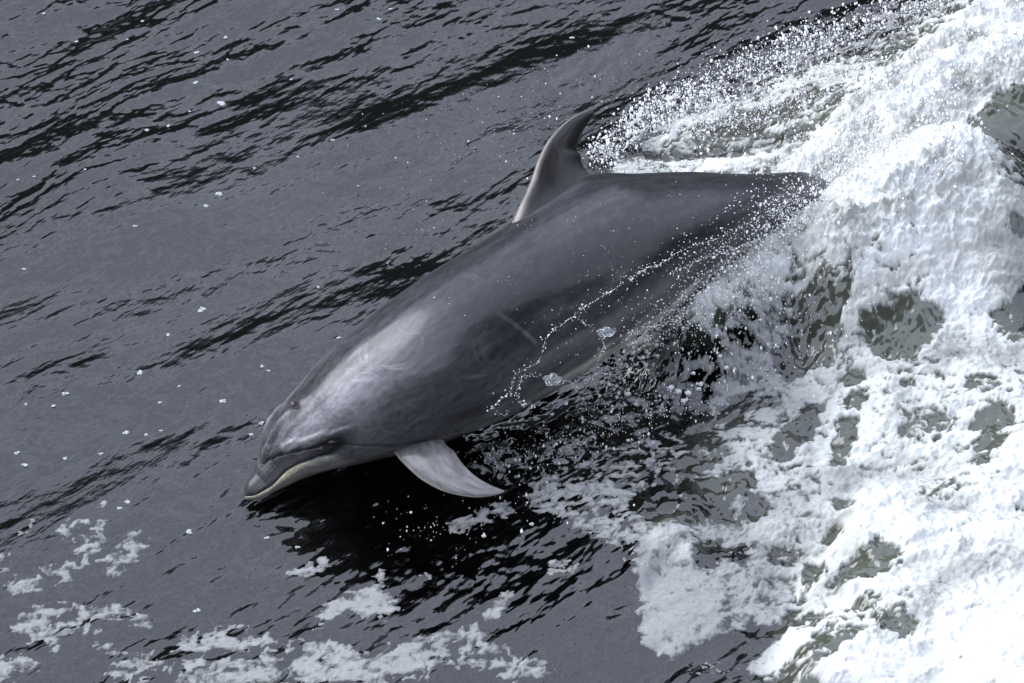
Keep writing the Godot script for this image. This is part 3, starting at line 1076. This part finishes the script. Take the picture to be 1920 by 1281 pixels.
func scatter(called: String, label: String, where: Array, mat: Material) -> void:
	# where: strokes [[x, y, width, x, y, width, ...], how many, highest, size]
	var ball := lumpy(drop_mesh(9, 5), 0.7, 91)
	ball.surface_set_material(0, mat)
	var all: Array[Transform3D] = []
	var clump := noise(61, 3)
	for w in where:
		var p: Array = w[0]
		var legs := p.size() / 3 - 1
		for k in w[1]:
			var leg := rng.randi_range(0, legs - 1) * 3
			var f := rng.randf()
			var a := on_level(p[leg], p[leg + 1], 0.0).lerp(on_level(p[leg + 3], p[leg + 4], 0.0), f)
			var wide: float = lerpf(p[leg + 2], p[leg + 5], f) / 536.0
			var off := Vector2(rng.randfn(), rng.randfn()) * wide * 0.6
			if clump.get_noise_2d((a.x + off.x) * 5.0 + (a.z + off.y) * -3.0, (a.z + off.y) * 8.0 + (a.x + off.x) * 5.0) + 0.35 * rng.randfn() < 0.05 and rng.randf() < 0.85:
				continue
			var hi: float = w[2] * rng.randf() * rng.randf()
			var at := a + Vector3(off.x, 0.0, off.y)
			# stay over the same spot of the picture's water while rising
			var i := clampi(int((at.x - X0) / DX), 0, NX - 1)
			var j := clampi(int((at.z - Z0) / DZ), 0, NZ - 1)
			at.y = height[j * NX + i] + hi + 0.004
			var size: float = w[3] * (0.22 + 0.40 * rng.randf() + 1.3 * pow(rng.randf(), 8.0)) * 0.001
			all.append(Transform3D(Basis.from_euler(Vector3(rng.randf() * TAU, rng.randf() * TAU, 0.0)).scaled(Vector3(size * rng.randf_range(0.6, 1.0), size * rng.randf_range(0.7, 1.1), size * rng.randf_range(0.8, 1.9))), at))
	var mm := MultiMesh.new()
	mm.transform_format = MultiMesh.TRANSFORM_3D
	mm.mesh = ball
	mm.instance_count = all.size()
	for k in all.size():
		mm.set_instance_transform(k, all[k])
	var o := MultiMeshInstance3D.new()
	o.name = called
	o.multimesh = mm
	add_child(o, true)
	tag(o, label, "spray", "", "stuff")


func tube(path: Array, radii: PackedFloat32Array) -> ArrayMesh:
	var v := PackedVector3Array()
	var n := PackedVector3Array()
	var idx := PackedInt32Array()
	var sides := 8
	for i in path.size():
		var t: Vector3 = (path[mini(i + 1, path.size() - 1)] - path[maxi(i - 1, 0)]).normalized()
		var a := t.cross(Vector3(0.3, 0.8, 0.52)).normalized()
		var b := t.cross(a)
		for k in sides + 1:
			var w := TAU * k / sides
			var d := a * cos(w) + b * sin(w)
			v.append(path[i] + d * radii[i])
			n.append(d)
	for i in path.size() - 1:
		for k in sides:
			var a := i * (sides + 1) + k
			var b := a + sides + 1
			idx.append_array([a, a + 1, b, b, a + 1, b + 1])
	return mesh_of(v, n, idx)


func make_spray() -> void:
	rng.seed = 401
	var white := StandardMaterial3D.new()
	white.albedo_color = lin(0.88, 0.88, 0.89)
	white.roughness = 0.15
	white.metallic_specular = 0.5
	var clear := StandardMaterial3D.new()
	clear.albedo_color = Color(lin(0.90, 0.93, 0.95), 0.12)
	clear.roughness = 0.03
	clear.refraction_enabled = true
	clear.refraction_scale = 0.033
	scatter("tail_spray", "white droplets flung up round the dolphin's tail and along the splash", [
		[[1120, 310, 30, 1250, 200, 50, 1500, 95, 60, 1820, 20, 60], 9000, 0.10, 3.8],
		[[1250, 250, 60, 1600, 190, 70], 4500, 0.14, 3.4],
		[[1500, 380, 80, 1700, 280, 100, 1920, 140, 130], 5200, 0.3, 3.8],
		[[1290, 560, 50, 1500, 480, 90, 1740, 400, 90], 6500, 0.22, 3.8],
		[[1130, 330, 16, 1520, 322, 20], 900, 0.06, 3.2]], white)
	scatter("belly_spray", "fine droplets over the black water below the dolphin's belly", [
		[[1130, 720, 50, 1300, 650, 70, 1480, 570, 70], 3400, 0.22, 3.4],
		[[900, 860, 40, 1100, 830, 60, 1300, 720, 60], 1500, 0.12, 2.8],
		[[720, 1000, 60, 1100, 930, 60], 220, 0.1, 2.4],
		[[1250, 780, 60, 1650, 560, 90], 900, 0.2, 3.2]], white)
	scatter("stray_droplets", "tiny stray droplets over the dark water behind the back fin", [
		[[640, 330, 140, 1000, 230, 120, 1200, 120, 120], 330, 0.2, 2.2],
		[[700, 500, 60, 950, 300, 90], 90, 0.2, 2.0]], white)
	# droplets that fly just clear of the rear flank
	var ball := drop_mesh(8, 4)
	ball.material = white
	var all: Array[Transform3D] = []
	for w in [[1330, 520, 1535, 350, 22, 1100, 3.0], [1200, 610, 1340, 520, 16, 420, 2.8], [1250, 500, 1500, 390, 22, 420, 2.6], [1380, 430, 1530, 350, 45, 330, 2.6], [1180, 590, 1400, 470, 40, 300, 2.4], [1160, 620, 1290, 575, 12, 160, 3.0], [1000, 620, 1400, 380, 90, 260, 1.5], [1000, 500, 1200, 400, 60, 60, 1.4]]:
		for k in w[5]:
			var f := rng.randf()
			var s := on_skin(lerpf(w[0], w[2], f) + rng.randfn() * w[4] * 0.7, lerpf(w[1], w[3], f) + rng.randfn() * w[4] * 0.7) if k % 6 == 0 or all.is_empty() else []
			var at: Vector3
			if s.is_empty():
				at = all[-1].origin + Vector3(rng.randfn(), rng.randfn(), rng.randfn()) * 0.03
			else:
				at = s[0] + s[1] * (0.012 + 0.05 * rng.randf())
			var size: float = w[6] * (0.4 + 0.8 * rng.randf() * rng.randf()) * 0.001
			all.append(Transform3D(Basis.IDENTITY.scaled(Vector3(size, size, size * 1.2)), at))
	var mm := MultiMesh.new()
	mm.transform_format = MultiMesh.TRANSFORM_3D
	mm.mesh = ball
	mm.instance_count = all.size()
	for k in all.size():
		mm.set_instance_transform(k, all[k])
	var o := MultiMeshInstance3D.new()
	o.name = "flank_droplets"
	o.multimesh = mm
	add_child(o, true)
	tag(o, "white droplets peeling off the dolphin's rear flank", "spray", "", "stuff")
	# strings of water
	var bead_ball := drop_mesh(8, 5)
	var strings := [
		[[912, 762, 935, 742, 953, 724], 2.6, "thin white streak of water at the front end of the strings on the flank"],
		[[953, 724, 957, 706, 968, 692, 985, 684, 1003, 674, 1012, 652, 1022, 628, 1034, 617], 1.6, "curved string of droplets rising from the streak above the flipper to mid flank"],
		[[1034, 617, 1052, 604, 1070, 590, 1086, 577, 1110, 563, 1140, 545, 1162, 531], 1.8, "beaded string of water along the middle of the dolphin's flank"],
		[[1172, 526, 1190, 512, 1212, 500, 1228, 496, 1262, 474, 1300, 457, 1330, 449, 1382, 424, 1422, 405, 1472, 384], 1.8, "longest string of water running back along the flank to the tail"],
		[[1076, 594, 1094, 606, 1108, 612], 1.8, "short beaded string joining mid flank to the upper glassy lump"],
		[[962, 728, 966, 744, 982, 750, 999, 752], 2.0, "hooked string of beads hanging below the streak on the flank"],
		[[966, 722, 974, 702, 992, 700, 1006, 698], 1.8, "looped string of beads next to the lower glassy lump"],
		[[918, 757, 924, 765, 934, 767, 941, 769, 948, 761], 1.4, "tiny forked twist of water nearest the flipper"],
		[[1046, 703, 1062, 708, 1073, 714, 1075, 724], 2.0, "tail of beads dangling from the lower glassy lump"],
		[[1246, 512, 1292, 490, 1332, 472, 1372, 462, 1420, 440], 1.7, "lower of the two long strings near the splash"],
		[[1116, 622, 1124, 640, 1118, 655, 1113, 672, 1112, 690], 1.7, "string of beads falling from the upper glassy lump"],
		[[1166, 626, 1176, 640, 1180, 654], 2.0, "short drip at the pale edge of the belly"],
		[[1168, 626, 1196, 610, 1226, 601, 1262, 590], 1.9, "row of beads along the pale edge of the belly"],
		[[1088, 708, 1100, 698, 1116, 690, 1124, 694], 2.0, "string of beads at the belly edge over black water"]]
	for s in strings:
		var px: Array = s[0]
		var pts := []
		for k in range(0, px.size(), 2):
			var hit := on_skin(px[k], px[k + 1])
			pts.append(hit[0] + hit[1] * 0.022)
		var total := 0.0
		for k in pts.size() - 1: total += pts[k].distance_to(pts[k + 1])
		var count := int(total / 0.0022)
		var path := smooth_path(pts, count)
		var radii := PackedFloat32Array()
		var bead := rng.randf() * 10.0
		var wob := noise(rng.randi_range(1, 999), 2)
		for k in path.size():
			var f: float = 0.12 + 1.5 * wob.get_noise_1d(k * 0.21) + 0.7 * wob.get_noise_1d(k * 0.035 + 50.0)
			radii.append(clampf(f, 0.06, 1.5) * s[1] * 0.0009 * minf(1.0, minf(k, path.size() - 1 - k) * 0.4))
			path[k] += Vector3(wob.get_noise_1d(k * 0.07 + 100.0), wob.get_noise_1d(k * 0.07 + 200.0), wob.get_noise_1d(k * 0.07 + 300.0)) * 0.004
		var st := SurfaceTool.new()
		st.begin(Mesh.PRIMITIVE_TRIANGLES)
		st.append_from(tube(path, radii), 0, Transform3D())
		for k in int(total / 0.0055):
			var spot: Vector3 = path[clampi(int(path.size() * clampf(float(k) / (total / 0.0055) + rng.randfn() * 0.03, 0.0, 0.999)), 0, path.size() - 1)]
			var loose := 0.004 + 0.010 * rng.randf() * rng.randf()
			var size: float = s[1] * 0.001 * (0.35 + 0.5 * rng.randf() + 1.2 * pow(rng.randf(), 6.0))
			st.append_from(bead_ball, 0, Transform3D(Basis.IDENTITY.scaled(Vector3(size, size * rng.randf_range(0.8, 1.4), size)), spot + Vector3(rng.randfn(), rng.randfn(), rng.randfn()) * loose))
		var m := put("water_string", st.commit(), white)
		tag(m, s[2], "water", "strings of water off the dolphin's flank")
	# two glassy lumps and the larger drops, one by one
	var ball_ := drop_mesh(40, 24)
	var la := ball_.get_mesh_arrays()
	var lv: PackedVector3Array = la[Mesh.ARRAY_VERTEX]
	var ln := noise(88, 2)
	for k in lv.size():
		lv[k] *= 1.0 + 0.5 * ln.get_noise_3dv(lv[k] * 0.9)
	la[Mesh.ARRAY_VERTEX] = lv
	var lm := ArrayMesh.new()
	lm.add_surface_from_arrays(Mesh.PRIMITIVE_TRIANGLES, la)
	var lt := SurfaceTool.new()
	lt.create_from(lm, 0)
	lt.generate_normals()
	var lump := lt.commit()
	for b in [[1029, 701, 15, 10, "lower glassy lump of water by the flank, nearer the flipper"], [1128, 616, 15, 8, "upper glassy lump of water hanging at the belly's pale edge"]]:
		var hit := on_skin(b[0], b[1])
		var m := put("water_lump", lump, clear)
		m.transform = Transform3D(Basis(SIGHT, 0.35).scaled(Vector3(b[2], b[3], b[3]) / 545.0), hit[0] + hit[1] * 0.03)
		tag(m, b[4], "water", "glassy lumps of water")
	var ball2 := lumpy(drop_mesh(16, 10), 0.5, 92)
	var milky := StandardMaterial3D.new()
	milky.albedo_color = Color(lin(0.8, 0.82, 0.84), 0.5)
	milky.roughness = 0.05
	milky.refraction_enabled = true
	milky.refraction_scale = 0.033
	for d in [[1049, 732, 3.4], [1061, 757, 3.4], [1092, 747, 3.0], [1112, 705, 4.6], [1126, 695, 3.4], [1142, 721, 3.6], [1156, 724, 3.4], [1177, 739, 5.2], [1192, 758, 3.8], [1258, 727, 5.0], [1272, 734, 5.4],
			[1290, 737, 5.4], [1282, 752, 5.2], [1311, 730, 4.0], [1314, 720, 4.0], [1230, 647, 4.2], [1232, 667, 3.8], [1212, 660, 3.6], [1187, 652, 4.6], [1177, 650, 4.0], [1159, 659, 3.6], [1151, 650, 4.0],
			[1010, 759, 3.4], [1035, 777, 3.2], [977, 780, 2.8], [1016, 711, 3.0], [907, 1005, 3.4], [1043, 833, 2.8], [1178, 826, 3.0], [997, 983, 3.4], [1350, 668, 4.0], [1362, 690, 4.2], [1300, 700, 3.6]]:
		var m := put("water_drop", ball2, milky)
		var sz: float = d[2] / 545.0
		m.transform = Transform3D(Basis.from_euler(Vector3(rng.randf(), rng.randf(), rng.randf())).scaled(Vector3(sz, sz * 0.8, sz * rng.randf_range(0.7, 1.1))), on_level(d[0], d[1], 0.16 + 0.1 * rng.randf()))
		var big := "largest" if d[2] > 4.9 else ("fairly large" if d[2] > 3.7 else "smaller")
		var spot := "just below the pale edge of the belly" if d[1] < 700 else ("over black water right of the lower glassy lump" if d[0] > 1200 else "over black water behind the flipper")
		if d[1] > 800: spot = "low over the black water beside the flipper"
		tag(m, "%s white drop %s" % [big, spot], "drop", "single drops below the belly")
		told.append([m, d[0]])


var told := []


func tell_apart() -> void:                  # things that read alike so far are told apart by their order from the left
	var alike := {}
	for t in told:
		var l: String = t[0].get_meta("label")
		if not alike.has(l): alike[l] = []
		alike[l].append(t)
	var order := ["leftmost", "second from left", "third from left", "fourth from left", "fifth from left", "sixth from left", "seventh from left", "eighth from left", "ninth from left"]
	for l in alike:
		if alike[l].size() < 2: continue
		alike[l].sort_custom(func(a, b): return a[1] < b[1])
		for k in alike[l].size():
			alike[l][k][0].set_meta("label", "%s, %s" % [l, order[mini(k, 8)]])


func make_flecks() -> void:
	rng.seed = 612
	var m := StandardMaterial3D.new()
	m.albedo_color = lin(0.45, 0.46, 0.48)
	m.roughness = 0.6
	var bump := noise(71, 2)
	var shapes := []
	for k in 5:                                                   # lumpy little rafts of bubbles
		var st := SurfaceTool.new()
		st.begin(Mesh.PRIMITIVE_TRIANGLES)
		var ball := drop_mesh(12, 8)
		for b in 5 + k:
			var a := rng.randf() * TAU
			var d := sqrt(rng.randf()) * 0.62
			var s := rng.randf_range(0.32, 0.55)
			st.append_from(ball, 0, Transform3D(Basis.IDENTITY.scaled(Vector3(s, s * 0.6, s)), Vector3(cos(a) * d * 1.2, 0.0, sin(a) * d)))
		shapes.append(st.commit())
	var spots := [[82, 28, 4], [142, 66, 4], [267, 36, 4], [238, 71, 3], [424, 67, 5], [369, 96, 5], [368, 158, 5], [415, 191, 9], [355, 207, 3], [316, 238, 4], [276, 249, 4], [412, 370, 6], [387, 393, 5],
		[254, 430, 4], [546, 143, 3], [624, 269, 4], [477, 319, 3], [632, 22, 4], [711, 37, 5], [559, 300, 3], [34, 337, 3], [64, 331, 3], [161, 327, 3], [427, 114, 3], [1073, 66, 5], [733, 21, 4], [45, 504, 4],
		[376, 578, 8], [314, 626, 4], [264, 699, 6], [124, 741, 6], [101, 762, 4], [49, 760, 3], [336, 726, 3], [418, 752, 6], [300, 754, 3], [493, 691, 4], [492, 794, 5], [235, 808, 5], [301, 804, 3], [273, 811, 3],
		[32, 844, 5], [46, 864, 5], [121, 852, 4], [189, 845, 4], [471, 816, 4], [596, 538, 3], [636, 640, 4], [504, 699, 3], [353, 998, 5], [355, 1002, 4], [367, 1138, 6], [500, 1005, 4], [558, 1021, 4], [240, 945, 5], [225, 958, 4]]
	for s in spots:
		var o := put("foam_fleck", shapes[rng.randi_range(0, 4)], m)
		var p := on_level(s[0], s[1], 0.0)
		var i := clampi(int((p.x - X0) / DX), 0, NX - 1)
		var j := clampi(int((p.z - Z0) / DZ), 0, NZ - 1)
		p.y = height[j * NX + i] + 0.0005
		var r: float = s[2] / 536.0 * 1.05
		o.transform = Transform3D(Basis(Vector3.UP, rng.randf() * TAU).scaled(Vector3(r * 1.15, r * 0.7, r * 0.95)), p)
		var big := "tiny" if s[2] < 4 else ("small" if s[2] < 5 else "larger")
		var row := "near the top edge" if s[1] < 110 else ("among the black ripples" if s[1] < 350 else ("on calm grey water above the head" if s[1] < 660 else ("level with the dolphin's head" if s[1] < 880 else "between the snout and the foam lace")))
		var column := "far left" if s[0] < 200 else ("left of centre" if s[0] < 400 else "nearest the dolphin")
		var label := "%s white fleck %s, %s" % [big, row, column]
		if s[0] == 415: label = "largest oval foam fleck, on the rippled water at upper left"
		elif s[0] == 376: label = "clump of tiny bubbles on the calm grey water left of the dolphin's back"
		tag(o, label, "foam fleck", "foam flecks on the open water")
		told.append([o, s[0]])
